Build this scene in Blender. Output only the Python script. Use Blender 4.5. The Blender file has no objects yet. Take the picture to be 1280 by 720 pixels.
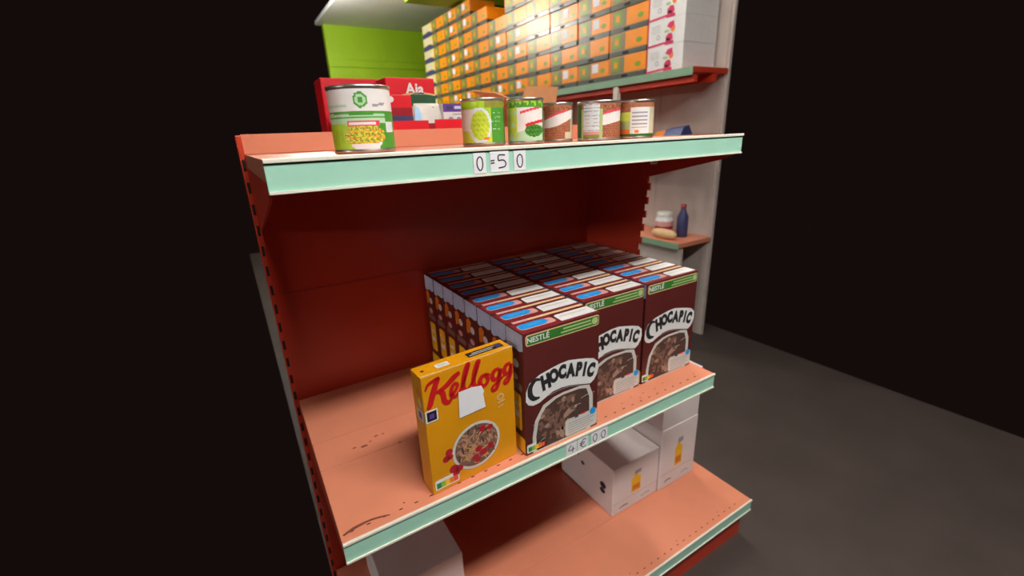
import bpy, bmesh, math, random
from mathutils import Vector, Matrix, noise
random.seed(7)
S = bpy.context.scene
COL = S.collection

# ---------------------------------------------------------------- camera
F, YAW, PITCH, ROLL = 562.348, -0.5385, 1.2452, -0.0414
cam_d = bpy.data.cameras.new('camera'); cam = bpy.data.objects.new('camera', cam_d); COL.objects.link(cam)
cam_d.sensor_fit = 'HORIZONTAL'; cam_d.sensor_width = 36.0; cam_d.lens = F * 36.0 / 1280.0
cam_d.dof.use_dof = True; cam_d.dof.focus_distance = .84; cam_d.dof.aperture_fstop = 3.4
cam_d.clip_start = 0.02; cam_d.clip_end = 60
cam.matrix_world = (Matrix.Translation((-0.4305, -0.6876, 0.6628)) @ Matrix.Rotation(YAW, 4, 'Z')
                    @ Matrix.Rotation(PITCH, 4, 'X') @ Matrix.Rotation(ROLL, 4, 'Z'))
S.camera = cam
# ---------------------------------------------------------------- world, exposure
w = bpy.data.worlds.new('world'); S.world = w; w.use_nodes = True
w.node_tree.nodes['Background'].inputs[0].default_value = (1.0, 0.55, 0.5, 1)
w.node_tree.nodes['Background'].inputs[1].default_value = 0.004
S.view_settings.view_transform = 'Standard'; S.view_settings.look = 'None'
S.view_settings.gamma = 1.0; S.view_settings.use_curve_mapping = False
S.view_settings.exposure = 0.75
LAMPS = [  # x, y, z, length, power, axis, share of the light thrown up
    (0.20, -1.15, 2.06, 1.5, 40, 'X', .3),
    (-8.50, -1.30, 2.06, 2.4, 300, 'Y', .2),  # invented batten, out of view, to light the end panel and box sides
    (1.10, 1.0, 2.06, 1.5, 8, 'Y', .5),  # added fill, out of view, for the area behind the near unit
    (1.45, 2.9, 2.06, 1.2, 4.5, 'Y', 1.0),  # added fill, out of view, to brighten the orange cases
]
CEIL = 2.215
FLOOR = -0.80
XLF = -0.40
FX = 2.0          # front plane of the far gondola

# ---------------------------------------------------------------- materials
MATS = {}
def srgb(c):
    return tuple(((x/255)/12.92 if x/255 <= .04045 else ((x/255+.055)/1.055)**2.4) for x in c)
def mat(name, rgb, rough=.5, var=.06, scale=30, metal=0, coat=0, emit=0, bump=0):
    """procedural surface: base colour with a little noise variation"""
    if name in MATS: return MATS[name]
    m = bpy.data.materials.new(name); m.use_nodes = True
    nt = m.node_tree; b = nt.nodes['Principled BSDF']
    c = srgb(rgb)
    b.inputs['Roughness'].default_value = rough; b.inputs['Metallic'].default_value = metal
    if coat: b.inputs['Coat Weight'].default_value = coat; b.inputs['Coat Roughness'].default_value = .3
    tc = nt.nodes.new('ShaderNodeTexCoord'); nz = nt.nodes.new('ShaderNodeTexNoise')
    nz.inputs['Scale'].default_value = scale; nz.inputs['Detail'].default_value = 4
    nt.links.new(tc.outputs['Object'], nz.inputs['Vector'])
    rp = nt.nodes.new('ShaderNodeValToRGB')
    rp.color_ramp.elements[0].position = .3; rp.color_ramp.elements[1].position = .7
    rp.color_ramp.elements[0].color = (*[x*(1-var) for x in c], 1)
    rp.color_ramp.elements[1].color = (*[min(1, x*(1+var)) for x in c], 1)
    nt.links.new(nz.outputs['Fac'], rp.inputs['Fac']); nt.links.new(rp.outputs['Color'], b.inputs['Base Color'])
    if emit:
        nt.links.new(rp.outputs['Color'], b.inputs['Emission Color']); b.inputs['Emission Strength'].default_value = emit
    if bump:
        bp = nt.nodes.new('ShaderNodeBump'); bp.inputs['Strength'].default_value = bump; bp.inputs['Distance'].default_value = .002
        nt.links.new(nz.outputs['Fac'], bp.inputs['Height']); nt.links.new(bp.outputs['Normal'], b.inputs['Normal'])
    MATS[name] = m; return m

DECK = mat('peach_enamel', (214, 134, 104), .42, .05, 9)
REDP = mat('red_enamel', (196, 62, 40), .36, .06, 7)
MINT = mat('mint_plastic', (162, 212, 192), .4, .03, 12)
MINT2 = mat('sage_plastic', (132, 166, 138), .4, .04)
CREAM = mat('cream_plastic', (226, 222, 208), .4, .03)
DARK = mat('black_hole', (22, 14, 12), .8)
SCUFF = mat('scuff_brown', (120, 62, 42), .8, .3, 200)
PAPER = mat('paper_white', (226, 226, 232), .7, .02)
INK = mat('ink_black', (38, 36, 40), .6)
GREYINK = mat('ink_grey', (150, 150, 158), .7)
MAROON = mat('maroon_board', (88, 34, 32), .38, .06, 14)
MAROON2 = mat('maroon_red_board', (128, 40, 42), .38, .06, 14)
LAV = mat('lavender_print', (188, 204, 236), .45, .12, 60)
BLUE = mat('sky_blue_print', (30, 150, 226), .4, .04)
PINK = mat('dusty_pink_print', (206, 152, 150), .5, .06)
BEIGE = mat('beige_print', (220, 184, 138), .5, .05)
WHITE = mat('white_print', (222, 222, 222), .45, .03)
OFFW = mat('offwhite_print', (205, 203, 196), .5, .05)
GREEN = mat('leaf_green_print', (52, 118, 44), .45, .06)
LGREEN = mat('pale_green_print', (166, 190, 128), .5, .06)
YEL = mat('yellow_print', (236, 184, 30), .45, .05)
ORANGE = mat('orange_print', (214, 120, 30), .45, .08)
KYEL = mat('golden_board', (214, 144, 10), .4, .05, 10)
KRED = mat('script_red', (196, 24, 30), .4, .04)
SKY = mat('pale_blue_print', (150, 196, 232), .5, .04)
CH1 = mat('cereal_dark', (80, 56, 49), .6, .2, 120)
CH2 = mat('cereal_mid', (122, 88, 76), .6, .2, 120)
CH3 = mat('cereal_light', (164, 130, 114), .6, .2, 120)
GRAIN = mat('grain_tan', (190, 138, 96), .6, .2, 120)
BERRY = mat('berry_red', (172, 28, 44), .45, .2, 80)
NGRN = mat('score_green', (20, 128, 84), .5)
NLG = mat('score_light_green', (130, 180, 60), .5)
NYE = mat('score_yellow', (236, 190, 30), .5)
NOR = mat('score_orange', (230, 120, 40), .5)
NRE = mat('score_red', (222, 80, 60), .5)
TIN = mat('tin_metal', (196, 192, 186), .3, .05, 40, metal=.9)
CARD = mat('brown_cardboard', (206, 160, 114), .75, .06, 25)
CARTONW = mat('white_carton', (216, 206, 206), .6, .04, 8)
TAPE = mat('carton_seam', (168, 150, 150), .6)
GREYM = mat('grey_metal', (192, 180, 174), .45, .08, 6)
POST = mat('post_cream', (214, 206, 194), .45, .04)
LIME = mat('lime_wall_paint', (150, 190, 18), .6, .05, 3)
CEILM = mat('ceiling_board', (236, 236, 230), .8, .04, 3)
CASEO = mat('case_orange', (240, 142, 12), .36, .06, 9, coat=.2)
CASEB = mat('case_burnt_orange', (206, 112, 30), .36, .08, 9, coat=.2)
CASEG = mat('case_grey_green', (128, 124, 88), .36, .08, 9, coat=.2)
CASEGR = mat('case_leaf_green', (118, 158, 22), .36, .08, 9, coat=.2)
TRAY = mat('tray_grey', (74, 80, 70), .32, .15, 14, coat=.3)
MAG = mat('magenta_print', (206, 40, 92), .45, .05)
PURP = mat('purple_print', (98, 60, 150), .45, .06)
NAVY = mat('navy_print', (58, 60, 104), .5, .1)
CRM = mat('cream_board', (222, 206, 140), .5, .1, 20)
RED = mat('bright_red_board', (212, 22, 40), .4, .05, 12)
DRED = mat('deep_red_board', (150, 20, 36), .4, .05)
DGREEN = mat('dark_green_print', (40, 84, 52), .45, .08)
FLOORM = mat('dark_vinyl', (70, 60, 56), .6, .12, 4)
LAMPW = mat('lamp_housing', (230, 230, 226), .5)
LAMPE = mat('lamp_tube', (255, 246, 232), .5, .0, emit=6)

# ---------------------------------------------------------------- builders
def link(o, parent=None):
    COL.objects.link(o)
    if parent is not None: o.parent = parent
    return o
class MB:
    """collects shapes into ONE mesh object with material slots"""
    def __init__(s): s.v = []; s.f = []; s.mi = []; s.m = []; s.sm = []
    def _m(s, m):
        if m not in s.m: s.m.append(m)
        return s.m.index(m)
    def add(s, vs, fs, m, smooth=False):
        o = len(s.v); s.v += [tuple(x) for x in vs]; i = s._m(m)
        for f in fs: s.f.append([o+k for k in f]); s.mi.append(i); s.sm.append(smooth)
        return s
    def box(s, a, b, m, mtx=None):
        x0, y0, z0 = a; x1, y1, z1 = b
        vs = [Vector(p) for p in ((x0,y0,z0),(x1,y0,z0),(x1,y1,z0),(x0,y1,z0),(x0,y0,z1),(x1,y0,z1),(x1,y1,z1),(x0,y1,z1))]
        if mtx: vs = [mtx @ p for p in vs]
        return s.add(vs, [(0,3,2,1),(4,5,6,7),(0,1,5,4),(1,2,6,5),(2,3,7,6),(3,0,4,7)], m)
    def rbox(s, a, b, m, r=.002, seg=2):
        """box with bevelled edges"""
        bm = bmesh.new(); bmesh.ops.create_cube(bm, size=1)
        for v in bm.verts:
            v.co = Vector([(a[i]+b[i])/2 + v.co[i]*(b[i]-a[i]) for i in range(3)])
        bmesh.ops.bevel(bm, geom=bm.edges[:], offset=r, segments=seg, affect='EDGES', profile=.5)
        bm.verts.index_update()
        s.add([v.co[:] for v in bm.verts], [[v.index for v in f.verts] for f in bm.faces], m); bm.free(); return s
    def extrude(s, prof, axis, a, b, m):
        """closed 2-D profile swept straight along an axis"""
        n = len(prof)
        def P(p, t):
            return {'x': (t, p[0], p[1]), 'y': (p[0], t, p[1]), 'z': (p[0], p[1], t)}[axis]
        vs = [P(p, a) for p in prof] + [P(p, b) for p in prof]
        fs = [(i, (i+1) % n, n+(i+1) % n, n+i) for i in range(n)] + [tuple(range(n))[::-1], tuple(range(n, 2*n))]
        return s.add(vs, fs, m)
    def tube(s, p, q, r, m, n=12):
        p = Vector(p); q = Vector(q); d = (q-p).normalized()
        a = d.orthogonal().normalized(); b = d.cross(a); vs = []
        for c in (p, q):
            vs += [c + r*(a*math.cos(2*math.pi*k/n)+b*math.sin(2*math.pi*k/n)) for k in range(n)]
        s.add(vs, [(k, (k+1) % n, n+(k+1) % n, n+k) for k in range(n)], m, True)
        return s.add(vs, [tuple(range(n))[::-1], tuple(range(n, 2*n))], m)
    def lathe(s, prof, m, c=(0,0,0), n=40):
        vs = []; k = len(prof)
        for r, z in prof:
            vs += [(c[0]+r*math.cos(2*math.pi*i/n), c[1]+r*math.sin(2*math.pi*i/n), c[2]+z) for i in range(n)]
        fs = [(j*n+i, j*n+(i+1) % n, (j+1)*n+(i+1) % n, (j+1)*n+i) for j in range(k-1) for i in range(n)]
        return s.add(vs, fs, m, True)
    def poly(s, pts, m, fn, L=1):
        return s.add([fn(u, v, L) for u, v in pts], [tuple(range(len(pts)))], m)
    def ell(s, cu, cv, ru, rv, m, fn, L=1, n=36, a0=0, a1=360):
        return s.poly([(cu+ru*math.cos(math.radians(a0+(a1-a0)*i/n)), cv+rv*math.sin(math.radians(a0+(a1-a0)*i/n))) for i in range(n if a1-a0 == 360 else n+1)], m, fn, L)
    def rect(s, u0, v0, u1, v1, m, fn, L=1, r=0, shear=0):
        if r:
            pts = []
            for cx, cy, a in ((u1-r, v0+r, -90), (u1-r, v1-r, 0), (u0+r, v1-r, 90), (u0+r, v0+r, 180)):
                pts += [(cx+r*math.cos(math.radians(a+k*30)), cy+r*math.sin(math.radians(a+k*30))) for k in range(4)]
        else: pts = [(u0, v0), (u1, v0), (u1, v1), (u0, v1)]
        return s.poly([(u, v+shear*(u-u0)) for u, v in pts], m, fn, L)
    def ribbon(s, pts, wd, m, fn, L=1, sub=6, closed=False):
        """smooth brush stroke through 2-D points, width per point or constant"""
        P = [Vector((p[0], p[1])) for p in pts]; n = len(P)
        W = [wd]*n if not isinstance(wd, (list, tuple)) else list(wd)
        C = []
        rng = range(n if closed else n-1)
        for i in rng:
            p1, p2 = P[i], P[(i+1) % n]
            p0 = P[i-1] if (i > 0 or closed) else p1; p3 = P[(i+2) % n] if (i+2 < n or closed) else p2
            for k in range(sub):
                t = k/sub
                q = .5*((2*p1)+(p2-p0)*t+(2*p0-5*p1+4*p2-p3)*t*t+(3*p1-p0-3*p2+p3)*t**3)
                C.append((q, W[i]*(1-t)+W[(i+1) % n]*t))
        if not closed: C.append((P[-1], W[-1]))
        k = len(C); vs = []
        for i, (q, wdt) in enumerate(C):
            a = C[(i-1) % k][0] if (i > 0 or closed) else q; b = C[(i+1) % k][0] if (i < k-1 or closed) else q
            d = (b-a); d = d.normalized() if d.length > 1e-9 else Vector((1, 0)); nn = Vector((-d.y, d.x))*wdt/2
            vs += [fn(*(q+nn), L), fn(*(q-nn), L)]
        fs = [(2*i, 2*i+1, 2*((i+1) % k)+1, 2*((i+1) % k)) for i in range(k if closed else k-1)]
        return s.add(vs, fs, m)
    def text(s, body, size, cu, cv, m, fn, L=1, bold=0, rot=0, sx=1, shear=0):
        cu_ = bpy.data.curves.new('t', 'FONT'); cu_.body = body; cu_.size = 1; cu_.align_x = 'CENTER'; cu_.align_y = 'CENTER'
        cu_.offset = bold; cu_.resolution_u = 3
        o = bpy.data.objects.new('t', cu_); me = bpy.data.meshes.new_from_object(o)
        c, sn = math.cos(math.radians(rot)), math.sin(math.radians(rot)); vs = []
        for v in me.vertices:
            x, y = v.co.x*size*sx, v.co.y*size; y += shear*x
            vs.append(fn(cu+x*c-y*sn, cv+x*sn+y*c, L))
        s.add(vs, [tuple(p.vertices) for p in me.polygons], m)
        bpy.data.objects.remove(o); bpy.data.meshes.remove(me); bpy.data.curves.remove(cu_)
        return s
    def build(s, name, parent=None, label=None, loc=None):
        me = bpy.data.meshes.new(name); me.from_pydata(s.v, [], s.f)
        for m in s.m: me.materials.append(m)
        for p, i, g in zip(me.polygons, s.mi, s.sm): p.material_index = i; p.use_smooth = g
        me.update(); o = bpy.data.objects.new(name, me); link(o, parent)
        if label: o['label'] = label
        if loc: o.location = loc
        return o
def thing(name, label, cat, loc=(0,0,0), rz=0, group=None):
    o = bpy.data.objects.new(name, None); o.empty_display_size = .05; link(o)
    o.location = loc; o.rotation_euler = (0, 0, rz); o['label'] = label; o['category'] = cat
    if group: o['group'] = group
    return o
def struct(name, mb):
    o = mb.build(name); o['kind'] = 'structure'; o['label'] = name.replace('_', ' '); o['category'] = name.split('_')[0]; return o
def dup(root, loc, label, group=None):
    r = root.copy(); COL.objects.link(r); r.location = loc; r['label'] = label
    if group: r['group'] = group
    for ch in list(root.children):
        c = ch.copy(); COL.objects.link(c); c.parent = r
        for g in ch.children:
            d = g.copy(); COL.objects.link(d); d.parent = c
    return r
EPS = .00035
def face_front(w, d):  return lambda u, v, L: (u-w/2, -d/2-EPS*L, v)
def face_top(w, d, h): return lambda u, t, L: (u-w/2, t-d/2, h+EPS*L)
def face_left(w, d):   return lambda t, v, L: (-w/2-EPS*L, d/2-t, v)

# ================================================================ room
R = MB(); R.box((XLF, -2.2, FLOOR-.05), (2.55, 6.7, FLOOR), FLOORM); struct('floor', R)
R = MB(); R.box((1.08, 6.6, FLOOR), (2.7, 6.7, CEIL+.05), LIME)
R.box((1.08, 6.585, 1.69), (2.7, 6.6, 1.715), LIME); R.box((1.08, 6.592, 1.79), (2.7, 6.6, 1.80), LIME); struct('wall_back', R)
R = MB(); R.box((-9.2, -3.2, CEIL), (2.7, 5.15, CEIL+.05), CEILM); R.box((1.0, 5.15, CEIL), (2.7, 6.7, CEIL+.05), CEILM); struct('ceiling', R)
R = MB(); R.box((1.5, 4.2, 2.03), (2.7, 4.5, CEIL), LIME); struct('trim_1', R)

# ceiling lamps
def ceiling_lamp(x, y, z, ln, power, ax, upf, label):
    t = thing('ceiling_lamp', label, 'lamp', (x, y, z), 0 if ax == 'X' else math.pi/2, 'fluorescent battens on the ceiling')
    MB().rbox((-ln/2, -.12, .03), (ln/2, .12, .06), LAMPW, .008).build('housing', t)
    for s in (-.06, .06):
        MB().tube((-ln/2+.03, s, .012), (ln/2-.03, s, .012), .013, LAMPE).build('tube', t)
    MB().box((-ln/2+.1, -.01, .05), (-ln/2+.12, .01, CEIL-z), LAMPW).build('hanger', t); MB().box((ln/2-.12, -.01, .05), (ln/2-.1, .01, CEIL-z), LAMPW).build('hanger', t)
    for up in (0, 1):
        ld = bpy.data.lights.new('lamp_light', 'AREA'); ld.shape = 'RECTANGLE'; ld.size = ln; ld.size_y = .24; ld.energy = power*(upf if up else 1); ld.color = (1.0, .96, .9)
        lo = bpy.data.objects.new('lamp_light', ld); link(lo, t); lo.location = (0, 0, .066 if up else -.006); lo.rotation_euler = (math.pi*up, 0, 0)
for i, a in enumerate(LAMPS):
    ceiling_lamp(*a, ('white fluorescent batten over the aisle in front of the near shelves',
                      'added unseen fill batten over the aisle to the left, behind the viewer',
                      'added unseen fill batten over the far aisle, the one nearer the cans',
                      'added unseen fill batten over the far aisle in front of the orange cases')[i])

# added globe, out of view, to brighten the far green wall and ceiling
FILL_BULB = (0.45, 4.85, 2.105, 60)
t = thing('added_globe_lamp', 'added unseen globe lamp brightening the far green wall and ceiling', 'lamp', FILL_BULB[:3])
MB().lathe([(.0001, -.04), (.024, -.032), (.038, -.01), (.038, .01), (.024, .032), (.012, .04)], LAMPE, n=20).build('globe', t)
MB().lathe([(.016, .04), (.016, .06), (.045, .1), (.05, CEIL-FILL_BULB[2]), (.0001, CEIL-FILL_BULB[2])], LAMPW, n=20).build('socket', t)
ld = bpy.data.lights.new('lamp_light', 'POINT'); ld.energy = FILL_BULB[3]; ld.shadow_soft_size = .045; ld.color = (1, .96, .88)
lo = bpy.data.objects.new('lamp_light', ld); link(lo, t); lo.location = (0, 0, -.085)

# ================================================================ near shelving unit
XL, XR, YB, YF = -.39, .634, .545, -.0097
Z2, Z1, Z3 = 0.0, .646, -.621
LIPH = .0442
unit = thing('shelving_unit', 'orange red steel shelving unit with mint green shelf edges in the foreground', 'shelves', (0, 0, FLOOR))
def U(mb, name, label=None, parent=None):
    o = mb.build(name, parent or unit, label)
    if parent is None: o.location = (0, 0, -FLOOR)
    return o
M = MB(); M.box((XL, YB, FLOOR), (XR, YB+.02, .688), REDP)
for z in (-.32, .30): M.box((XL, YB-.0015, z), (XR, YB, z+.004), REDP)
U(M, 'back_panel')
M = MB(); M.box((XL, YB-.001, .647), (XR, YB+.021, .690), DECK); U(M, 'top_ledge', 'peach ledge rising behind the top shelf')
def shelf(z, y0, name='shelf', XR=XR):
    M = MB(); M.box((XL, y0+.003, z-.03), (XR, YB-.002, z-.0012), DECK)
    for a, b in ((y0+.003, .2065), (.208, .312), (.3135, YB-.003)):      # deck made of three folded panels
        M.box((XL, a, z-.0012), (XR, b, z), DECK)
    for i in range(int((XR-XL-.03)/.0305)):                                                   # punched slots along the front
        x = XL+.02+i*.0305
        M.ell(x, y0+.021, .0045, .0014, DARK, lambda u, v, L: (u, v, z+EPS*L), 1, 10)
        if i % 7 == 3: M.ell(x+.01, y0+.033, .0024, .0013, DARK, lambda u, v, L: (u, v, z+EPS*L), 1, 8)
    o = U(M, name)
    P = MB()
    P.extrude([(y0, z-LIPH+.003), (y0+.002, z-LIPH+.003), (y0+.002, z-.003), (y0, z-.003)], 'x', XL, XR, MINT)
    for k in range(1): P.box((XL, y0-.0006, z-.0065), (XR, y0, z-.005), DGREEN)
    U(P, 'price_strip', 'mint green price strip', None).parent = o
    P2 = MB(); P2.extrude([(y0-.003, z-.004), (y0+.003, z-.004), (y0+.003, z+.0004), (y0+.001, z+.0014), (y0-.002, z+.0014), (y0-.003, z)], 'x', XL, XR, CREAM)
    P2.extrude([(y0-.003, z-LIPH), (y0+.003, z-LIPH), (y0+.003, z-LIPH+.0035), (y0-.003, z-LIPH+.0035)], 'x', XL, XR, CREAM)
    e = U(P2, 'edge_bead', 'cream plastic bead'); e.parent = o
    for c in o.children: c.location = (0, 0, 0)
    return o
sh1 = shelf(Z1, YF); sh2 = shelf(Z2, YF); sh3 = shelf(Z3, YF, 'shelf', .95)
M = MB(); M.box((XL, YF+.03, FLOOR), (.95, YF+.045, Z3-.03), REDP); U(M, 'kick_plate')
# worn patches on the middle deck
flat = lambda z: (lambda u, v, L: (u, v, z+EPS*1.2*L))
def patch(M): o = U(M, 'worn_patch', 'brown worn patch'); o.parent = sh2; o.location = (0, 0, 0)
for (u, v, a, b) in ((-.29,.241,.010,.004),(-.256,.263,.006,.003),(-.31,.247,.005,.0025),(-.216,.207,.005,.002),(-.24,.262,.004,.002),(-.273,.25,.004,.002)):
    patch(MB().poly([(u+a*math.cos(t*.7)*(.7+.5*random.random()), v+b*math.sin(t*.7)*(.7+.5*random.random())) for t in range(9)], SCUFF, flat(Z2)))
patch(MB().ribbon([(-.385,.010),(-.365,.016),(-.335,.018),(-.31,.013),(-.30,.0095)], [.004,.007,.005,.004,.002], SCUFF, flat(Z2), 1, 4))
for k in range(0, 9, 2):
    patch(MB().ribbon([(.31+.02*k,.03+.004*(k%3)),(.318+.02*k,.031+.004*(k%3))], .0012, SCUFF, flat(Z2), 1, 2))
# end panel with toothed front edge (half depth), and rear uprights
M = MB()
prof = [(YB, -.0), (YB, .615)]
zs = [.615]; 
y_at = lambda z: .258 + (.60-z)*.14
z = .598; prof.append((y_at(z), .615)); k = 0
while z > .02:
    a = y_at(z); d = .007 if k % 2 else -.004
    prof += [(a+d, z), (a+d, z-.021)]; z -= .021; k += 1
prof.append((y_at(0), 0))
M.extrude(prof, 'x', XR-.003, XR+.004, REDP)
U(M, 'end_panel', 'toothed steel end panel')
for x in (XL-.012, XR+.004):
    M = MB(); M.rbox((x, YB-.012, FLOOR), (x+.012, YB+.032, .688), REDP, .002)
    for i in range(28): M.box((x+.003, YB-.0126, -.74+.05*i), (x+.009, YB-.012, -.715+.05*i), DARK)
    U(M, 'upright')
for z, (x0) in ((Z1, XR-.004), (Z2, XR-.004), (Z3, .946), (Z1, XL), (Z2, XL), (Z3, XL)):
    M = MB(); M.extrude([(YF+.02, z-.031), (YB-.012, z-.031), (YB-.012, z-.175), (YF+.05, z-.06), (YF+.02, z-.05)], 'x', x0, x0+.004, REDP); U(M, 'bracket')
M = MB(); M.lathe([(.0001,-.012),(.007,-.012),(.008,-.008),(.008,0)], CREAM, (.349, .004, Z1-.040), 14); U(M, 'bracket_cap', 'cream plastic cap')
# rear deck (back to back bay) that carries the red coffee tray
M = MB(); M.box((XL, YB+.021, .66), (XR, YB+.46, .690), DECK); U(M, 'rear_shelf')

# price tags slid in the strips
def tag_paper(x0, x1, z0, z1, strokes, label, y=YF-.0012):
    t = thing('price_tag', label, 'price tag', ((x0+x1)/2, y, z0), 0, 'handwritten paper price tags on the shelf edges')
    W_, H_ = x1-x0, z1-z0
    fn = lambda u, v, L: (u-W_/2, -EPS*L*.8, v)
    MB().box((-W_/2, 0, 0), (W_/2, .0004, H_), PAPER).build('paper', t)
    D = MB()
    for s in strokes: D.ribbon([(W_*a, H_*b) for a, b in s], .0022, INK, fn, 1, 5)
    D.build('handwriting', t)
ZERO = [[(.5,.82),(.3,.68),(.27,.4),(.42,.17),(.6,.17),(.72,.4),(.68,.7),(.5,.82)]]
FIVE = [[(.02,.56),(.22,.57)],[(.02,.44),(.22,.45)],[(.80,.80),(.45,.80),(.43,.54)],[(.43,.54),(.68,.56),(.82,.42),(.76,.24),(.42,.18)]]
FOUR = [[(.45,.82),(.22,.40),(.80,.40)],[(.62,.62),(.60,.14)]]
EURO = [[(.80,.76),(.58,.84),(.38,.66),(.34,.4),(.5,.18),(.8,.22)],[(.2,.58),(.68,.58)],[(.2,.44),(.64,.44)]]
zt = Z1-LIPH+.005
tag_paper(-.089,-.066, zt, zt+.032, ZERO, 'white paper tag with handwritten 0, leftmost on the top shelf edge')
tag_paper(-.058,-.022, zt, zt+.033, FIVE, 'white paper tag with handwritten 5 on the top shelf edge')
tag_paper(-.012,.012, zt, zt+.032, ZERO, 'white paper tag with handwritten 0, rightmost on the top shelf edge')
zt = -LIPH+.005
tag_paper(.100,.131, zt, zt+.032, FOUR, 'white paper tag with handwritten 4 on the middle shelf edge')
tag_paper(.133,.165, zt, zt+.032, EURO, 'white paper tag with handwritten euro sign on the middle shelf edge')
tag_paper(.174,.199, zt, zt+.032, ZERO, 'white paper tag with handwritten 0 right beside the gap after the euro sign')
tag_paper(.199,.226, zt, zt+.032, ZERO, 'white paper tag with handwritten 0, rightmost on the middle shelf edge')

# ================================================================ far gondola
FY0, FY1 = 1.22, 5.45
far = thing('shelving_unit', 'long steel shelving unit along the far aisle stacked with orange cases', 'shelves', (2.3, 3.3, FLOOR))
def V(mb, name, label=None):
    o = mb.build(name, far, label); o.location = (-2.3, -3.3, -FLOOR); return o
M = MB(); M.box((2.34, FY0, FLOOR), (2.36, FY1, 1.5), GREYM)
for k in range(9): M.box((2.334, FY0+.02+k*.5, FLOOR), (2.34, FY0+.06+k*.5, 1.5), GREYM)
V(M, 'back_panel')
for z, lip in ((1.008, .045), (.625, .04), (-.055, .04)):
    M = MB(); M.box((FX+.003, FY0, z-.03), (2.333, FY1, z), DECK if z < .9 else REDP); o = V(M, 'shelf')
    M = MB(); M.box((FX, FY0, z-lip), (FX+.003, FY1, z), MINT2); o2 = V(M, 'price_strip', 'pale green price strip')
M = MB(); M.box((FX+.02, FY0, .925), (FX+.05, FY1, .962), REDP); M.box((FX+.2, FY0, .93), (FX+.23, FY1, .975), REDP); V(M, 'beam', 'dark red support beam')
M = MB(); M.box((FX+.03, FY0, FLOOR), (FX+.05, FY1, -.097), GREYM); V(M, 'kick_plate')
for y in (1.86, 2.86, 3.86, 4.86):
    M = MB(); M.rbox((FX+.005, y-.022, FLOOR), (FX+.035, y+.022, .96), POST, .003); V(M, 'post', 'cream steel post')

# orange cases
CW, CH_, CD = .341, .1425, .30
def orange_case(sticker):
    t = thing('canned_goods_case', 'x', 'case', (0,0,0), 0, 'orange canned goods cases stacked on the far shelves')
    # local: faces -X; u runs from +Y (seen left) to -Y (seen right)
    fn = lambda u, v, L: (-CD/2-EPS*2*L, CW/2-u, v)
    B = MB(); B.rbox((-CD/2, -CW/2, .034), (CD/2, CW/2, CH_-.001), CASEO, .003); 
    B.rect(.0, .036, .022, .138, CASEB, fn, 1); B.rect(.022, .036, .15, .138, CASEG, fn, 1)
    B.build('carton', t)
    E_ = MB(); E_.rect(.036, .052, .105, .128, CASEGR, fn, 2); E_.rect(.054, .070, .088, .108, CASEO, fn, 3); E_.build('emblem', t, 'green square emblem')
    L_ = MB(); L_.ell(.275, .075, .026, .015, CASEGR, fn, 2, 14); L_.build('leaf_mark', t)
    T = MB(); T.rbox((-CD/2-.002, -CW/2, 0), (CD/2+.001, CW/2, .034), TRAY, .003)
    T.rect(.13, .008, .185, .024, DARK, lambda u, v, L: (-CD/2-.002-EPS*2*L, CW/2-u, v), 1, .005)
    T.build('tray', t, 'grey film wrapped tray')
    if sticker:
        MB().rect(.165, .068, .232, .126, PAPER, fn, 2).build('sticker', t, 'white paper sticker')
    return t
protoA = None; protoB = None
ORD = ['bottom', 'second', 'third', 'fourth', 'fifth', 'sixth', 'seventh']
NTH = ['first', 'second', 'third', 'fourth', 'fifth', 'sixth', 'seventh', 'eighth', 'ninth', 'tenth', 'eleventh']
cols = [(k, 1.60+.345*k) for k in range(10)]
for k, y0 in cols:
    rows = 7 if k >= 7 else (5 if k == 5 else 6)
    for r in range(rows):
        st = (k*5+r*3+(k*r) % 3) % 3 != 0
        lab = 'orange case in the %s row, %s column from the white and pink cartons' % (ORD[r], NTH[k])
        loc = (FX+.016+CD/2+random.uniform(-.006, .006), y0+CW/2+.002, 1.0085+CH_*r+.0005)
        g = 'orange canned goods cases stacked on the far shelves'
        if st:
            if protoA is None: protoA = orange_case(True); protoA.location = loc; protoA['label'] = lab
            else: dup(protoA, loc, lab, g)
        else:
            if protoB is None: protoB = orange_case(False); protoB.location = loc; protoB['label'] = lab
            else: dup(protoB, loc, lab, g)
# cream and purple cartons at the far end
proto = None
for r in range(7):
    loc = (FX+.17, 5.05+.16, 1.0085+.1425*r)
    lab = 'cream and purple carton at the far end of the orange cases, %s from bottom' % NTH[r]
    if proto is None:
        t = thing('carton', lab, 'carton', loc, 0, 'cream and purple cartons at the far end')
        B = MB(); B.rbox((-.15, -.155, 0), (.15, .155, .142), CRM, .003); B.build('body', t)
        B = MB(); fn = lambda u, v, L: (-.15-EPS*2*L, .155-u, v)
        B.poly([(.0,.0),(.31,.0),(.31,.035),(.2,.06),(.0,.05)], NAVY, fn, 1); B.rect(.08,.075,.2,.12,OFFW,fn,1,.01); B.build('print', t); proto = t
    else: dup(proto, loc, lab, 'cream and purple cartons at the far end')
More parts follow.
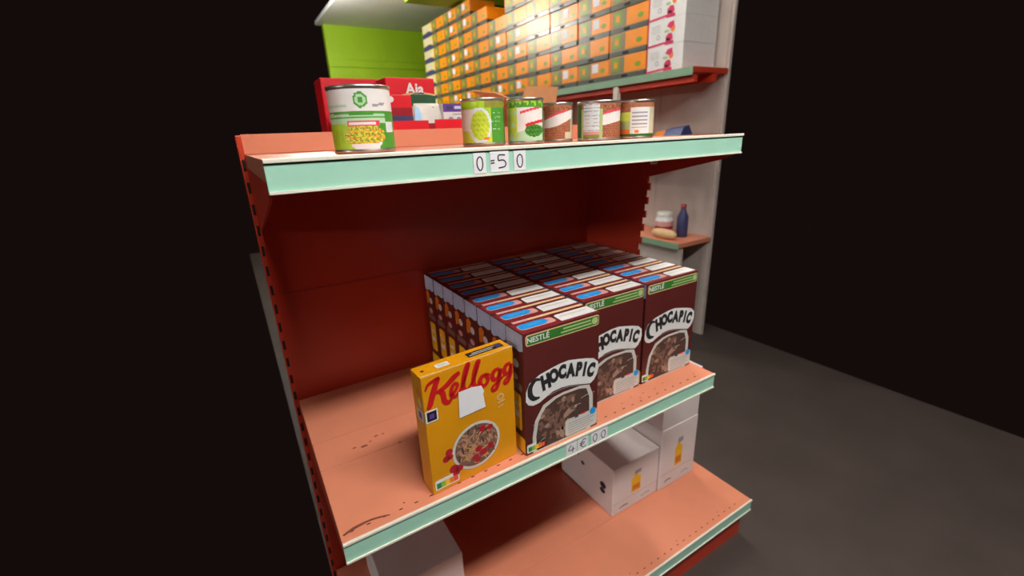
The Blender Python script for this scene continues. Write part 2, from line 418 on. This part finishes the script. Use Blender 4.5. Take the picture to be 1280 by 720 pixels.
# white and pink cartons
proto = None
for r in range(4):
    loc = (FX+.165, 1.452, 1.0085+.1465*r)
    lab = 'white and pink carton right of the orange cases, %s from the shelf' % NTH[r]
    if proto is None:
        t = thing('carton', lab, 'carton', loc, 0, 'white and pink cartons at the near end')
        MB().rbox((-.15, -.14, 0), (.15, .14, .146), WHITE, .002).build('body', t)
        fn = lambda u, v, L: (-.15-EPS*2*L, .14-u, v)
        B = MB(); B.rect(0, 0, .14, .012, MAG, fn, 1, 0, .05); B.rect(.0,.012,.008,.146,MAG,fn,1); B.rect(.14, .0, .205, .018, MAG, fn, 2)
        B.poly([(.145,.02),(.175,.01),(.2,.03),(.19,.06),(.165,.062),(.145,.045)], MAG, fn, 3)
        B.poly([(.15,.1),(.18,.085),(.205,.1),(.2,.125),(.165,.12)], MAG, fn, 3)
        B.rect(.15,.022,.178,.035,DARK,fn,5); B.ell(.195,.085,.016,.02,NOR,fn,2,12); B.ell(.15,.075,.02,.008,LGREEN,fn,2,12)
        B.ell(.085,.05,.014,.014,GREYINK,fn,2,12); B.ell(.085,.05,.010,.010,WHITE,fn,3,12); B.build('print', t)
        B = MB()
        for j in range(4): B.rect(.03,.075+.012*j,.10,.077+.012*j,GREYINK,fn,2,0,.06)
        B.build('small_print', t); proto = t
    else: dup(proto, loc, lab, 'white and pink cartons at the near end')
# things on the far lower shelves
t = thing('jar', 'white jar with pink label on the far shelf right of the toothed end panel', 'jar', (2.15, 1.475, -.0545))
M = MB(); M.lathe([(.0001,0),(.055,0),(.06,.006),(.06,.12),(.05,.135)], WHITE); M.build('body', t)
M = MB(); M.lathe([(.0615,.035),(.0615,.105)], PINK); M.lathe([(.062,.05),(.062,.07)], DRED); M.build('label_band', t)
M = MB(); M.lathe([(.054,.135),(.054,.162),(.05,.166),(.0001,.166)], OFFW); M.build('lid', t)
M = MB()
n = 20; prof = []
for i in range(n+1):
    a = math.pi*i/n; prof.append((.034*math.sin(a)**.55 if 0 < i < n else .0001, .10*-math.cos(a)))
mm = Matrix.Rotation(math.radians(90), 4, 'X')
L0 = MB().lathe(prof, BEIGE, n=18); L0.v = [tuple(mm @ Vector(p)) for p in L0.v]
o = L0.build('bread_roll'); o.location = (2.065, 1.40, -.0215); o['label'] = 'pale oblong bread roll lying on the far lower shelf before the jar'; o['category'] = 'bread'
t = thing('bottle', 'dark purple bottle beside the white jar on the far shelf', 'bottle', (2.2, 1.36, -.0545))
M = MB(); M.lathe([(.0001,0),(.035,0),(.038,.005),(.038,.14),(.02,.18),(.016,.2)], NAVY); M.build('body', t)
M = MB(); M.lathe([(.018,.2),(.018,.225),(.0001,.225)], DRED); M.build('cap', t)
t = thing('snack_packet', 'orange and blue packet lying on the far middle shelf beyond the last can', 'packet', (2.13, 1.47, .6255))
M = MB()
for k, (m, y0, y1, h0, h1) in enumerate(((ORANGE, .08, -.0, .03, .045), (mat('packet_blue', (48,66,120), .4), -.0, -.14, .045, .06))):
    vs = []; NN = 6
    for i in range(NN+1):
        y = y0+(y1-y0)*i/NN; h = (h0+(h1-h0)*i/NN)
        vs += [(-.06, y, 0.0), (-.03, y, h*.8), (.02, y, h), (.06, y, 0.0)]
    fs = [(4*i+j, 4*i+4+j, 4*i+4+(j+1) % 4, 4*i+(j+1) % 4) for i in range(NN) for j in range(4)] + [(0,1,2,3), tuple(4*NN+j for j in (3,2,1,0))]
    m_ = MB().add(vs, fs, m); m_.build('foil_wrap' if k == 0 else 'blue_end', t)

# ================================================================ chocolate cereal boxes
BW, BD, BH = .2015, .0655, .29
def nutri(D, u0, v0, fn, w=.05, h=.021):
    D.rect(u0, v0, u0+w, v0+h, WHITE, fn, 2, .003)
    for i, m in enumerate((NGRN, NLG, NYE, NOR, NRE)):
        D.rect(u0+.003+i*(w-.006)/5, v0+.003, u0+.003+(i+1)*(w-.006)/5, v0+h*.68, m, fn, 3)
def flakes(D, cu, cv, ru, rv, n, mats, fn, L, sz, seed, elong=1.0):
    rr = random.Random(seed)
    for i in range(n):
        a = rr.random()*2*math.pi; q = math.sqrt(rr.random())
        u, v = cu+ru*.93*q*math.cos(a), cv+rv*.93*q*math.sin(a); s = sz*(.6+.7*rr.random()); th = rr.random()*3.14
        pts = []
        for k in range(7):
            b = k*2*math.pi/7; x, y = s*elong*math.cos(b)*(.75+.4*rr.random()), s*.62/elong*math.sin(b)*(.75+.4*rr.random())
            pts.append((u+x*math.cos(th)-y*math.sin(th), v+x*math.sin(th)+y*math.cos(th)))
        D.poly(pts, mats[i % len(mats)], fn, L+.02*(i % 40))
def choco_box(label):
    t = thing('cereal_box', label, 'cereal box', (0,0,0), 0, 'brown chocolate cereal boxes on the middle shelf')
    MB().rbox((-BW/2, -BD/2, 0), (BW/2, BD/2, BH), MAROON, .0012).build('carton', t)
    ff, ft, fl = face_front(BW, BD), face_top(BW, BD, BH), face_left(BW, BD)
    # front: green banner with its word mark
    D = MB(); D.rect(.006, .2605, .1995, .2855, BEIGE, ff, 1, .006); D.rect(.0085, .263, .198, .283, GREEN, ff, 2, .005)
    D.text('NESTLÉ', .0168, .0365, .2730, WHITE, ff, 3, .02)
    for i, (a, b) in enumerate(((.100, .176), (.094, .178))): D.rect(a, .275-.0075*i, b, .2785-.0075*i, LGREEN, ff, 3, .001)
    D.rect(.179, .2655, .1955, .2812, LGREEN, ff, 3, .006)
    D.build('banner', t, 'green banner with white lettering')
    # white swoosh behind the brand lettering
    D = MB()
    D.poly([(.002,.136),(.003,.158),(.012,.176),(.038,.189),(.065,.194),(.09,.198),(.115,.199),(.14,.194),(.165,.1885),(.186,.182),(.199,.170),
            (.2005,.152),(.197,.139),(.188,.127),(.178,.121),(.16,.125),(.14,.131),(.118,.136),(.095,.1385),(.072,.137),(.052,.129),(.036,.122),(.02,.1205),(.008,.126)], WHITE, ff, 3)
    D.ribbon([(.060,.131),(.09,.135),(.12,.133),(.148,.127)], .0016, GREYINK, ff, 4, 6)
    D.build('logo_patch', t, 'white swoosh')
    D = MB()
    D.ribbon([(.0395,.177),(.027,.180),(.0145,.168),(.013,.150),(.022,.1375),(.037,.1355)], [.004,.008,.0115,.0125,.0105,.004], INK, ff, 5, 6)     # large leading C
    for ch, u, v, sz, rt in (('H', .0535, .1655, .046, 10), ('O', .0745, .1735, .041, 8), ('C', .0970, .1755, .041, 2), ('A', .1200, .1715, .042, -4), ('P', .1425, .1675, .042, -8), ('I', .1595, .162, .042, -12), ('C', .1775, .1545, .042, -16)):
        D.text(ch, sz, u, v, INK, ff, 5, .075, rt, .70)
    D.build('brand_lettering', t, 'black brand lettering')
    # bowl of flakes
    D = MB(); D.poly([(.017,.0),(.0165,.04),(.024,.08),(.046,.112),(.075,.122),(.1,.125),(.15,.124),(.175,.118),(.186,.09),(.187,.05),(.18,.0)], OFFW, ff, 1)
    D.poly([(.027,.004),(.026,.04),(.033,.076),(.052,.104),(.08,.116),(.1,.119),(.145,.118),(.166,.112),(.175,.088),(.176,.05),(.168,.004)], CH1, ff, 2)
    flakes(D, .1, .062, .072, .054, 95, (CH2, CH1, CH3, CH2, CH1), ff, 2.2, .0105, 3)
    for a, b, c, d in ((.018,.072,.032,.069),(.15,.092,.19,.095),(.03,.02,.05,.028),(.13,.075,.15,.079)): D.ribbon([(a,b),((a+c)/2,(b+d)/2+.002),(c,d)], .0012, OFFW, ff, 4, 3)
    D.build('cereal_picture', t)
    D = MB(); D.rect(.105, .006, .199, .050, OFFW, ff, 4, .006); D.ell(.186, .046, .009, .009, BLUE, ff, 5, 14)
    D.rect(.150, .049, .165, .053, RED, ff, 5); D.rect(.132,.046,.143,.051,NAVY,ff,5)
    for i in range(5): D.rect(.113, .012+.0062*i, .18+.008*(i % 2), .0135+.0062*i, GREYINK, ff, 5)
    D.build('info_panel', t, 'white panel with small print')
    D = MB(); nutri(D, .0015, .006, ff); D.build('nutrition_score', t)
    # top
    D = MB(); D.rect(.0, .0, BW, .0065, MAROON2, ft, .5); D.rect(.012, .054, .200, .064, BEIGE, ft, 1); D.rect(.012, .054, .050, .064, PINK, ft, 1.5)
    D.rect(.0, .0068, .100, .0535, MAROON2, ft, .7)
    D.rect(.008, .015, .098, .042, PINK, ft, 1.2, .009); D.poly([(.010,.032),(.011,.020),(.018,.018),(.070,.019),(.084,.030),(.078,.0435),(.020,.0435),(.012,.040)], BLUE, ft, 2)
    D.ribbon([(.024,.031),(.07,.033)], .0014, SKY, ft, 3, 3)
    D.build('top_print', t, 'sky blue lozenge on beige and maroon')
    D = MB(); D.poly([(.104,.0085),(.2005,.0085),(.2005,.044),(.112,.044),(.106,.040)], WHITE, ft, 1); D.rect(.113,.027,.19,.034,OFFW,ft,2); D.build('top_label', t, 'white blank label')
    # left side
    D = MB(); D.poly([(.001,.288),(.0645,.288),(.0645,.252),(.05,.247),(.03,.250),(.012,.243),(.001,.246)], LAV, fl, 1)
    D.rect(.012, .055, .052, .145, YEL, fl, 1, .008); D.rect(.02,.085,.044,.10,WHITE,fl,2); D.rect(.02,.112,.044,.122,OFFW,fl,2)
    D.ell(.035,.215,.012,.010,OFFW,fl,1,10); D.ell(.03,.183,.013,.008,PINK,fl,1,10); D.rect(.006,.155,.058,.172,CH2,fl,1,.004)
    D.poly([(.004,.2),(.022,.205),(.03,.235),(.018,.243),(.004,.235)], ORANGE, fl, 1.5)
    D.rect(.004, .003, .062, .04, YEL, fl, 1, .004); D.build('side_print', t)
    return t
boxes = []
PITCH_D = .0666
CX = [(BW/2, 0), (BW*1.5+.0095, 1), (BW*2.5+.0175, 1)]
cn = ['left', 'middle', 'right']
proto = None
for c, (cx, k0) in enumerate(CX):
    for k in range(k0, 8):
        n_ = k-k0
        pos = 'front box' if n_ == 0 else ('rearmost box' if k == 7 else '%s box from the front' % NTH[n_])
        lab = 'brown chocolate cereal box, %s of the %s column of the block' % (pos, cn[c])
        loc = (cx+(0 if k == k0 else random.uniform(-.0008, .0008)), BD/2+k*PITCH_D+.0002, .0006)
        if proto is None: proto = choco_box(lab); proto.location = loc
        else: dup(proto, loc, lab)

# ================================================================ yellow cereal box
KW, KD, KH = .201, .046, .26
ang = math.radians(3.62)
A = Vector((-.213, .0075)); ctr = A + Vector((math.cos(ang), math.sin(ang)))*KW/2 + Vector((-math.sin(ang), math.cos(ang)))*KD/2
t = thing('cereal_box', 'yellow cereal box with red script lettering, standing alone left of the brown boxes', 'cereal box', (ctr.x, ctr.y, .0006), ang)
MB().rbox((-KW/2, -KD/2, 0), (KW/2, KD/2, KH), KYEL, .0015).build('carton', t)
ff, ft, fl = face_front(KW, KD), face_top(KW, KD, KH), face_left(KW, KD)
D = MB(); Wd = .0105
def st(p, wd=Wd): D.ribbon(p, wd, KRED, ff, 3, 6)
st([(.036,.250),(.030,.243),(.0205,.222),(.012,.199),(.006,.196)], [.006,.011,.0125,.011,.005])              # K stem
st([(.006,.232),(.013,.243),(.026,.248),(.036,.250)], [.003,.006,.007,.006])
st([(.078,.246),(.064,.239),(.046,.227),(.026,.221)], [.008,.012,.010,.006])                                  # K arm
st([(.034,.222),(.040,.214),(.042,.198),(.050,.192),(.058,.199)], [.008,.011,.011,.009,.005])                 # K leg
st([(.055,.203),(.066,.211),(.0715,.221),(.066,.226),(.059,.219),(.057,.206),(.064,.199),(.074,.205)], [.005,.007,.007,.007,.008,.009,.008,.005])  # e
st([(.074,.205),(.085,.222),(.0955,.246),(.099,.256),(.094,.255),(.087,.236),(.083,.215),(.088,.203),(.097,.208)], [.005,.007,.007,.006,.008,.010,.010,.008,.005])  # l
st([(.097,.208),(.108,.222),(.1185,.246),(.122,.254),(.117,.254),(.110,.236),(.106,.214),(.111,.202),(.119,.206)], [.005,.007,.007,.006,.008,.010,.010,.008,.005])  # l
st([(.134,.221),(.125,.219),(.120,.209),(.124,.199),(.133,.199),(.139,.208),(.134,.221),(.144,.217)], [.006,.009,.010,.009,.008,.008,.007,.004])    # o
st([(.166,.223),(.155,.222),(.149,.212),(.153,.202),(.162,.205),(.169,.221)], [.006,.009,.010,.009,.007,.008])         # g bowl
st([(.169,.222),(.165,.200),(.158,.182),(.149,.179),(.148,.187),(.160,.194),(.176,.203)], [.009,.010,.009,.007,.006,.006,.005]) # g tail
st([(.194,.226),(.184,.225),(.178,.215),(.182,.205),(.190,.208),(.1955,.224)], [.006,.009,.010,.009,.007,.007])
st([(.1955,.224),(.193,.204),(.187,.188),(.179,.184),(.178,.191),(.188,.198),(.198,.205)], [.008,.009,.008,.007,.006,.005,.004])
D.build('brand_lettering', t, 'red script brand lettering')
D = MB(); D.poly([(.0715,.205),(.069,.1485),(.129,.150),(.125,.182),(.128,.186),(.122,.201),(.1,.2055)], PAPER, ff, 5); D.build('blank_sticker', t, 'white blank paper sticker')
D = MB(); D.rect(.001,.164,.0265,.190,WHITE,ff,2,.001); D.rect(.004,.167,.0235,.187,DARK,ff,3); D.rect(.009,.172,.0185,.182,PURP,ff,4); D.build('front_mark', t, 'white edged dark square mark')
D = MB(); D.ell(.103,.071,.056,.053,OFFW,ff,2,40); D.ell(.103,.071,.0500,.0470,CH2,ff,3,40)
flakes(D, .103, .071, .048, .045, 170, (GRAIN, CH3, GRAIN, CH2, GRAIN, CH1), ff, 3.2, .0055, 11, 1.6)
for a, b, r in ((.118,.104,.008),(.136,.100,.007),(.106,.060,.008),(.117,.048,.009),(.098,.043,.008),(.135,.055,.008),(.103,.034,.006)): D.ell(a, b, r, r*.9, BERRY, ff, 4.4, 14)
for a, b, r in ((.041,.083,.008),(.034,.070,.008),(.043,.071,.006),(.048,.040,.010),(.060,.036,.009),(.052,.028,.008)): D.ell(a, b, r, r*.9, BERRY, ff, 2.4, 14)
D.build('cereal_picture', t, 'bowl of flakes with red berries')
D = MB(); nutri(D, .005, .008, ff, .053, .023); D.build('nutrition_score', t)
D = MB(); D.ell(.1655,.1585,.009,.008,BEIGE,ff,2,12); D.ell(.1655,.1585,.0055,.005,KYEL,ff,3,12); D.ribbon([(.1575,.146),(.176,.148)],.003,BEIGE,ff,2,2); D.ribbon([(.158,.135),(.172,.1385)],.0018,BEIGE,ff,2,2); D.build('front_icon', t)
D = MB(); D.rect(.108,.014,.190,.032,DARK,ft,1,.001)
for i, (a, b) in enumerate(((.112,.165),(.120,.172))): D.ribbon([(a,.019+.006*i),(b,.0195+.006*i)],.0018,OFFW,ft,2,3)
D.rect(.174,.016,.187,.030,NAVY,ft,2); D.rect(.0,.0,KW,.0025,BEIGE,ft,1)
D.poly([(.0,.0),(.03,.0),(.03,.004),(.0,.004)], BEIGE, ft, 2); D.poly([(.175,-.0005),(.201,-.0005),(.201,.0045),(.178,.004)], BEIGE, ft, 2)
D.build('top_print', t, 'black strip with white print')
D = MB(); D.rect(.040,.014,.068,.030,OFFW,ft,1,.001); D.ribbon([(.046,.022),(.062,.0225)],.0012,GREYINK,ft,2,2); D.build('top_label', t)
D = MB(); D.ell(.013,.022,.004,.003,DARK,ft,1,10); D.build('punch_hole', t)
D = MB(); D.ell(.026,.222,.008,.009,ORANGE,fl,1,10); D.ell(.03,.202,.008,.01,BEIGE,fl,1,10); D.rect(.012,.163,.042,.187,OFFW,fl,1,.002); D.rect(.02,.168,.034,.182,PURP,fl,2); D.build('side_print', t)

# ================================================================ cans on the top shelf
def can(x, y, dia, h, label, paint, lab_cat='can'):
    t = thing('food_can', label, 'can', (x, y, Z1+.0006), 0, 'food cans on the top shelf')
    r = dia/2; k = .0012
    B = MB(); B.lathe([(.0001,.002),(r*.93,.002),(r*.96,0),(r,.001),(r,.004),(r-k,.006),(r-k,h-.006),(r,h-.004),(r,h-.001)], TIN); B.build('body', t)
    Ld = MB(); Ld.lathe([(r,h-.003),(r+.0003,h),(r-.003,h+.0002),(r-.0035,h-.004),(r*.7,h-.004),(r*.68,h-.003),(.0001,h-.003)], TIN); Ld.build('lid', t)
    # printed paper wrap: a fine grid round the can, coloured cell by cell
    NT, NV = 132, 44; c = math.atan2(-0.6876-y, -0.4305-x); lab = MB(); rl = r-k+.0005
    zs = [.006+(h-.012)*j/NV for j in range(NV+1)]
    vs = [(rl*math.cos(c+2*math.pi*i/NT), rl*math.sin(c+2*math.pi*i/NT), z_) for z_ in zs for i in range(NT)]
    lab.v = vs
    for j in range(NV):
        for i in range(NT):
            th = 2*math.pi*(i+.5)/NT; th = th if th < math.pi else th-2*math.pi
            s_ = math.sin(th) if abs(th) < math.pi/2 else math.copysign(2-abs(math.sin(th)), th)
            m = paint(s_, (j+.5)/NV)      # s_ -1 left rim .. 1 right rim as seen from the aisle
            lab.f.append((j*NT+i, j*NT+(i+1) % NT, (j+1)*NT+(i+1) % NT, (j+1)*NT+i)); lab.mi.append(lab._m(m)); lab.sm.append(True)
    lab.build('paper_label', t)
    return t
CL = mat('can_leaf_green', (72, 148, 52), .4, .08, 60); CLG = mat('can_light_green', (172, 212, 176), .4, .05); CLIME = mat('can_lime', (160, 204, 44), .4, .12, 120)
CPEA = mat('can_pea', (196, 214, 70), .4, .1, 120); COLV = mat('can_olive', (136, 140, 52), .5, .15, 100); CVEG = mat('can_veg_orange', (222, 152, 50), .5, .2, 150)
CPINK = mat('can_pink_red', (216, 72, 92), .4, .05); CRED = mat('can_red', (204, 34, 44), .4, .05); CBRN = mat('can_lentil_brown', (168, 106, 74), .5, .2, 150)
CBR2 = mat('can_dark_brown', (128, 76, 54), .5, .15, 90); CBEI = mat('can_beige', (196, 188, 160), .5, .08); CDG = mat('can_deep_green', (44, 104, 36), .45, .15, 80)
CICE = mat('can_ice_blue', (206, 220, 226), .45, .04)
def h2(s, v, k=40): return (math.sin(s*k*1.7+v*k*2.3)+math.sin(s*k*3.1-v*k*1.3)+math.sin(v*k*2.9+1.3))/3
def p_mix(s, v):
    if s > 1.05 or s < -1.1: return CL
    if v > .63:
        d = math.hypot((s-.02)/.22, (v-.82)/.13)
        if d < 1: return CL if (d > .74 or d < .4) else CLG
        if .36 < s < .75 and abs(v-.72-.12*(s-.4)) < .022: return GREYINK
        if s < -.4 and abs(v-.72) < .02: return CLG
        return WHITE
    if s > .72:
        if .28 < v < .46 and s < .95: return CICE
        return CL
    if v > .56+.05*abs(s): return CL
    if v > .50: return CLG if abs(v-.525) > .012 else CL
    if -.45 < s < .55 and .38 < v < .48: return WHITE if (abs(v-.415) < .012 or abs(v-.45) < .012) and abs(s) < .42 else CPINK
    if v > .43: return CLG
    d = math.hypot((s-.05)/.62, (v-.22)/.2)
    if d < 1 and v > .18-.1*(1-s*s):
        q = h2(s, v, 22); return CVEG if q > .25 else (CPEA if q > -.2 else COLV)
    if v < .2 and abs(s-.05) < .62-(.2-v)*1.2: return WHITE
    return CL if s > .3 else CLIME
def p_peas(s, v):
    if v > .84: return COLV if s > .1 else CLIME
    if s > .36: 
        if s > .95: return CDG
        return CLG if (s < .8 and .25 < v < .75 and int(v*30) % 3 == 0 and h2(s, v, 60) > .2) else CL
    d = math.hypot((s+.15)/.42, (v-.42)/.36)
    if .02 < s < .25 and .06 < v < .14: return NOR
    if d < 1: q = h2(s, v, 18); return CPEA if q > -.1 else CLIME
    if s < -.42 and .3 < v < .82: return WHITE
    if d < 1.25: return CICE
    return CLIME if v > .3 else CPEA
def p_beans(s, v):
    if s > .92: return CDG
    if v > .84-.12*s*0: return CL if h2(s, v, 10) > -.2 else CLIME
    k = v-.12*(s-.2)
    if s > -.3 and .74 < k < .80: return CPINK
    if s > 0 and .38 < k < .455: return CRED
    d = math.hypot((s-.45)/.48, (v-.26)/.16)
    if d < 1 and k < .38: return CDG if h2(s, v, 20) > -.1 else CL
    if v < .12: return CLG
    if s > -.45 and k > .3: return WHITE if h2(s, v, 14) > -.75 else CICE
    return CPEA if s < -.35 and h2(s, v, 8) > -.3 else CLG
def p_lent(off):
    def f(s, v):
        s = s-off
        if v > .86: return CBRN if h2(s, v, 12) < .3 else CBR2
        k = v-.16*s
        if -.6 < s < .6 and .725 < k < .79: return CPINK
        if -.9 < s < .9 and .40+.10*s*s < k <= .72: return WHITE
        if abs(s) > .85: return CBEI if s > 0 else CLG
        if s > .5 and v < .2: return CBEI
        return CBRN if h2(s, v, 30) > -.1 else CBR2
    return f
def p_lent_side(s, v):
    if s < -.78: return CDG
    if s < .05 and s > -.7:
        if v < .08: return COLV
        if .1 < v < .18: return PINK
        return CICE if not (int(v*28) % 3 == 0 and h2(s, v, 50) > .1) else GREYINK
    if s < .2: return LGREEN if v < .85 else CBRN
    return p_lent(.55)(s, v)
def p_lent_back(s, v):
    if v < .07: return CDG
    if v > .86: return CBRN
    if s < -.35:
        if .45 < v < .72: return CPEA
        if v > .72: return CBRN
        return NOR if v < .2 else LGREEN
    if s < .72:
        if .1 < v < .18 and -.1 < s < .15: return NOR
        return GREYINK if (int(v*26) % 3 == 0 and s > -.28 and s < .62 and .25 < v < .82) else WHITE
    return CBEI
can(-.228, .105, .098, .099, 'large mixed vegetable can with white top band, leftmost on the top shelf', p_mix)
can(.022, .155, .086, .0868, 'can with lime green pea picture and plain green right side on the top shelf', p_peas)
can(.103, .125, .074, .0855, 'green bean can with red banner, between the pea can and the brown cans', p_beans)
can(.202, .150, .067, .0790, 'brown lentil can with white label facing out, beside the green bean can', p_lent(0))
can(.276, .100, .092, .0790, 'brown lentil can turned so its pale text panel shows on the left', p_lent_side)
can(.350, .060, .072, .0780, 'lentil can with back text panel facing out, rightmost can on the top shelf', p_lent_back)

# ================================================================ goods on the rear deck
ZR = .6905
t = thing('display_tray', 'low red cardboard display tray behind the cans', 'tray', (.10, .72, ZR))
M = MB(); M.box((-.24, -.118, 0), (.135, .118, .003), DRED)
for a, b in (((-.24,-.12,0),(-.015,-.117,.024)), ((.005,-.12,0),(.135,-.117,.026))): M.box(a, b, RED)
M.box((-.24,.117,0),(.135,.12,.05),RED); M.box((-.243,-.12,0),(-.24,.12,.03),RED); M.box((.135,-.12,0),(.138,.12,.03),RED); M.build('tray_body', t)
MB().box((-.015,-.1185,.0),(.005,-.117,.016),DRED).build('lip_notch', t)
def red_box(x, y, w_, d_, h_, label, extra=None, top=RED):
    t = thing('coffee_carton', label, 'carton', (x, y, ZR+.0035), 0, None)
    B = MB(); B.rbox((-w_/2, -d_/2, 0), (w_/2, d_/2, h_), top, .003); B.build('body', t)
    if extra: extra(t, face_front(w_, d_), w_, h_)
    return t
def ex_big(t, fn, w_, h_):
    D = MB(); pts = [(.0,.0),(w_,.0),(w_,h_*.60)] + [(w_*(1-i/12), h_*(.58+.12*math.sin(math.pi*(.25+.75*i/12)))) for i in range(13)] + [(0, h_*.45)]
    D.poly(pts, DGREEN, fn, 1); D.build('green_panel', t, 'dark green picture panel')
    D = MB(); D.ribbon([(w_*(1-i/12), h_*(.585+.12*math.sin(math.pi*(.25+.75*i/12)))) for i in range(13)], .004, CRM, fn, 2, 2); D.rect(w_*.35,h_*.28,w_*.8,h_*.45,LGREEN,fn,2,.006); D.build('arc_line', t)
    D = MB(); D.text('Aia', .042, w_*.58, h_*.78, WHITE, fn, 2, .03); D.build('word_mark', t, 'white word mark')
red_box(.077, .745, .150, .10, .142, 'tall red carton with white lettering and dark green panel in the tray', ex_big)
red_box(-.045, .90, .20, .10, .155, 'red carton half hidden behind the large vegetable can')
def ex_small(t, fn, w_, h_):
    D = MB(); D.rect(0, 0, w_, h_*.38, NAVY, fn, 1); D.rect(0, h_*.38, w_, h_*.62, DRED, fn, 1); D.ell(.012, h_*.86, .012, .009, WHITE, fn, 2, 12); D.build('print', t)
red_box(.012, .655, .075, .06, .090, 'small red carton with dark lower half in front of the tall red carton', ex_small)
# pouch
t = thing('white_pouch', 'white and pale blue pouch with a slot handle standing in the red tray', 'pouch', (.098, .64, ZR+.0035))
M = MB(); rows = []
for j in range(9):
    q = j/8; hw = .050-.012*q**2*(1) ; dp = .020*(1-q)**.7+.002
    rows.append([((hw*math.cos(a)) , (dp*math.sin(a)), .068*q) for a in [2*math.pi*i/20 for i in range(20)]])
vs = [p for r_ in rows for p in r_]
M.add(vs, [(j*20+i, j*20+(i+1) % 20, (j+1)*20+(i+1) % 20, (j+1)*20+i) for j in range(8) for i in range(20)] + [tuple(range(160, 180))], OFFW, True); M.build('bag', t)
M = MB(); M.poly([(-.048,.006),(-.022,.006),(-.022,.055),(-.036,.062)], SKY, lambda u, v, L: (u, -.0225-EPS*L+.02*(v/.068)**1.0, v), 1); M.build('blue_panel', t)
M = MB(); M.poly([(-.004,.056),(.010,.060),(.022,.057),(.010,.054)], INK, lambda u, v, L: (u, -.0225-EPS*L+.0195*(v/.068), v), 2); M.build('handle_slot', t)
def ex_pur(t, fn, w_, h_):
    D = MB(); D.rect(0, h_*.66, w_, h_, PURP, fn, 1); D.rect(.01,h_*.74,.03,h_*.92,NAVY,fn,2); D.rect(.036,h_*.78,.07,h_*.9,LAV,fn,2); D.build('purple_band', t, 'purple band')
    D = MB(); D.rect(.03,h_*.54,.07,h_*.58,GREYINK,fn,1)
    for i in range(3): D.rect(.016+.026*i,h_*.24,.030+.026*i,h_*.44,GREYINK,fn,1,.003)
    D.build('icons', t)
red_box(.185, .65, .088, .06, .066, 'white carton with purple top band and three grey icons in the tray', ex_pur, WHITE)
# brown open carton
t = thing('cardboard_box', 'open brown cardboard box with flaps up behind the bean cans', 'box', (.52, .74, ZR))
M = MB(); W2, D2, H2 = .145, .13, .075
for a, b in (((-W2/2,-D2/2,0),(W2/2,-D2/2+.004,H2)),((-W2/2,D2/2-.004,0),(W2/2,D2/2,H2)),((-W2/2,-D2/2,0),(-W2/2+.004,D2/2,H2)),((W2/2-.004,-D2/2,0),(W2/2,D2/2,H2)),((-W2/2,-D2/2,0),(W2/2,D2/2,.004))): M.box(a, b, CARD)
M.build('tray_body', t)
M = MB(); M.add([(-W2/2,-D2/2,H2),(W2/2,-D2/2,H2),(W2/2-.004,-D2/2-.02,H2+.05),(-W2/2+.01,-D2/2-.02,H2+.05),(-W2/2,-D2/2+.004,H2),(W2/2,-D2/2+.004,H2),(W2/2-.004,-D2/2-.016,H2+.05),(-W2/2+.01,-D2/2-.016,H2+.05)],
      [(0,1,2,3),(7,6,5,4),(0,3,7,4),(1,5,6,2),(3,2,6,7)], CARD); M.build('flap', t)
M = MB(); M.add([(-W2/2,-D2/2,H2),(-W2/2,D2/2,H2),(-W2/2-.13,D2/2-.03,H2+.045),(-W2/2-.09,-D2/2+.01,H2+.03),(-W2/2+.004,-D2/2,H2),(-W2/2+.004,D2/2,H2),(-W2/2-.126,D2/2-.03,H2+.049),(-W2/2-.086,-D2/2+.01,H2+.034)],
      [(3,2,1,0),(4,5,6,7),(0,4,7,3),(2,6,5,1),(3,7,6,2)], CARD); M.build('flap', t)
MB().rect(.09,.03,.115,.055,NAVY,face_front(W2,D2),1).build('print', t)

# ================================================================ cartons on the bottom shelf
def white_carton(x0, x1, y0, y1, z0, h, label, marks=True):
    w_, d_ = x1-x0, y1-y0
    t = thing('white_carton', label, 'carton', ((x0+x1)/2, (y0+y1)/2, z0+.0006), 0, 'white cartons on the bottom shelf')
    B = MB(); B.rbox((-w_/2, -d_/2, 0), (w_/2, d_/2, h), CARTONW, .003); B.build('body', t)
    fn, fl = face_front(w_, d_), face_left(w_, d_)
    if marks:
        D = MB(); D.poly([(w_*.40,h*.30),(w_*.60,h*.30),(w_*.60,h*.62),(w_*.54,h*.62),(w_*.53,h*.74),(w_*.45,h*.74),(w_*.44,h*.62),(w_*.40,h*.62)], YEL, fn, 1); D.rect(w_*.42,h*.34,w_*.58,h*.45,ORANGE,fn,2); D.rect(w_*.46,h*.68,w_*.6,h*.76,GREYINK,fn,2); D.build('picture', t, 'yellow picture mark')
        D = MB(); D.ribbon([(w_*.15,h*.10),(w_*.24,h*.12),(w_*.33,h*.11)], .004, INK, fn, 1, 4); D.ribbon([(w_*.62,h*.10),(w_*.74,h*.125),(w_*.82,h*.11)], .004, GREYINK, fn, 1, 4); D.rect(0,h*.24,w_,h*.247,TAPE,fn,.5); D.build('front_print', t)
        D = MB()
        for a, b, q in ((d_-.05,h*.52,.016),(d_-.052,h*.40,.014),(d_-.16,h*.62,.010),(d_-.19,h*.75,.009)): D.ell(a, b, q, q*.8, INK, fl, 1, 10)
        D.build('side_print', t)
    return t
white_carton(.477, .701, .211, .50, Z3, .198, 'white carton with yellow mark standing left of the taller carton stack on the bottom shelf')
white_carton(.705, .90, .205, .50, Z3, .262, 'white carton under another one, right of the marked carton on the bottom shelf')
white_carton(.705, .90, .207, .50, Z3+.2632, .20, 'white carton on top of the right stack on the bottom shelf', False)
white_carton(-.302, -.079, .236, .50, Z3, .171, 'white carton at the left end of the bottom shelf under the yellow box', False)
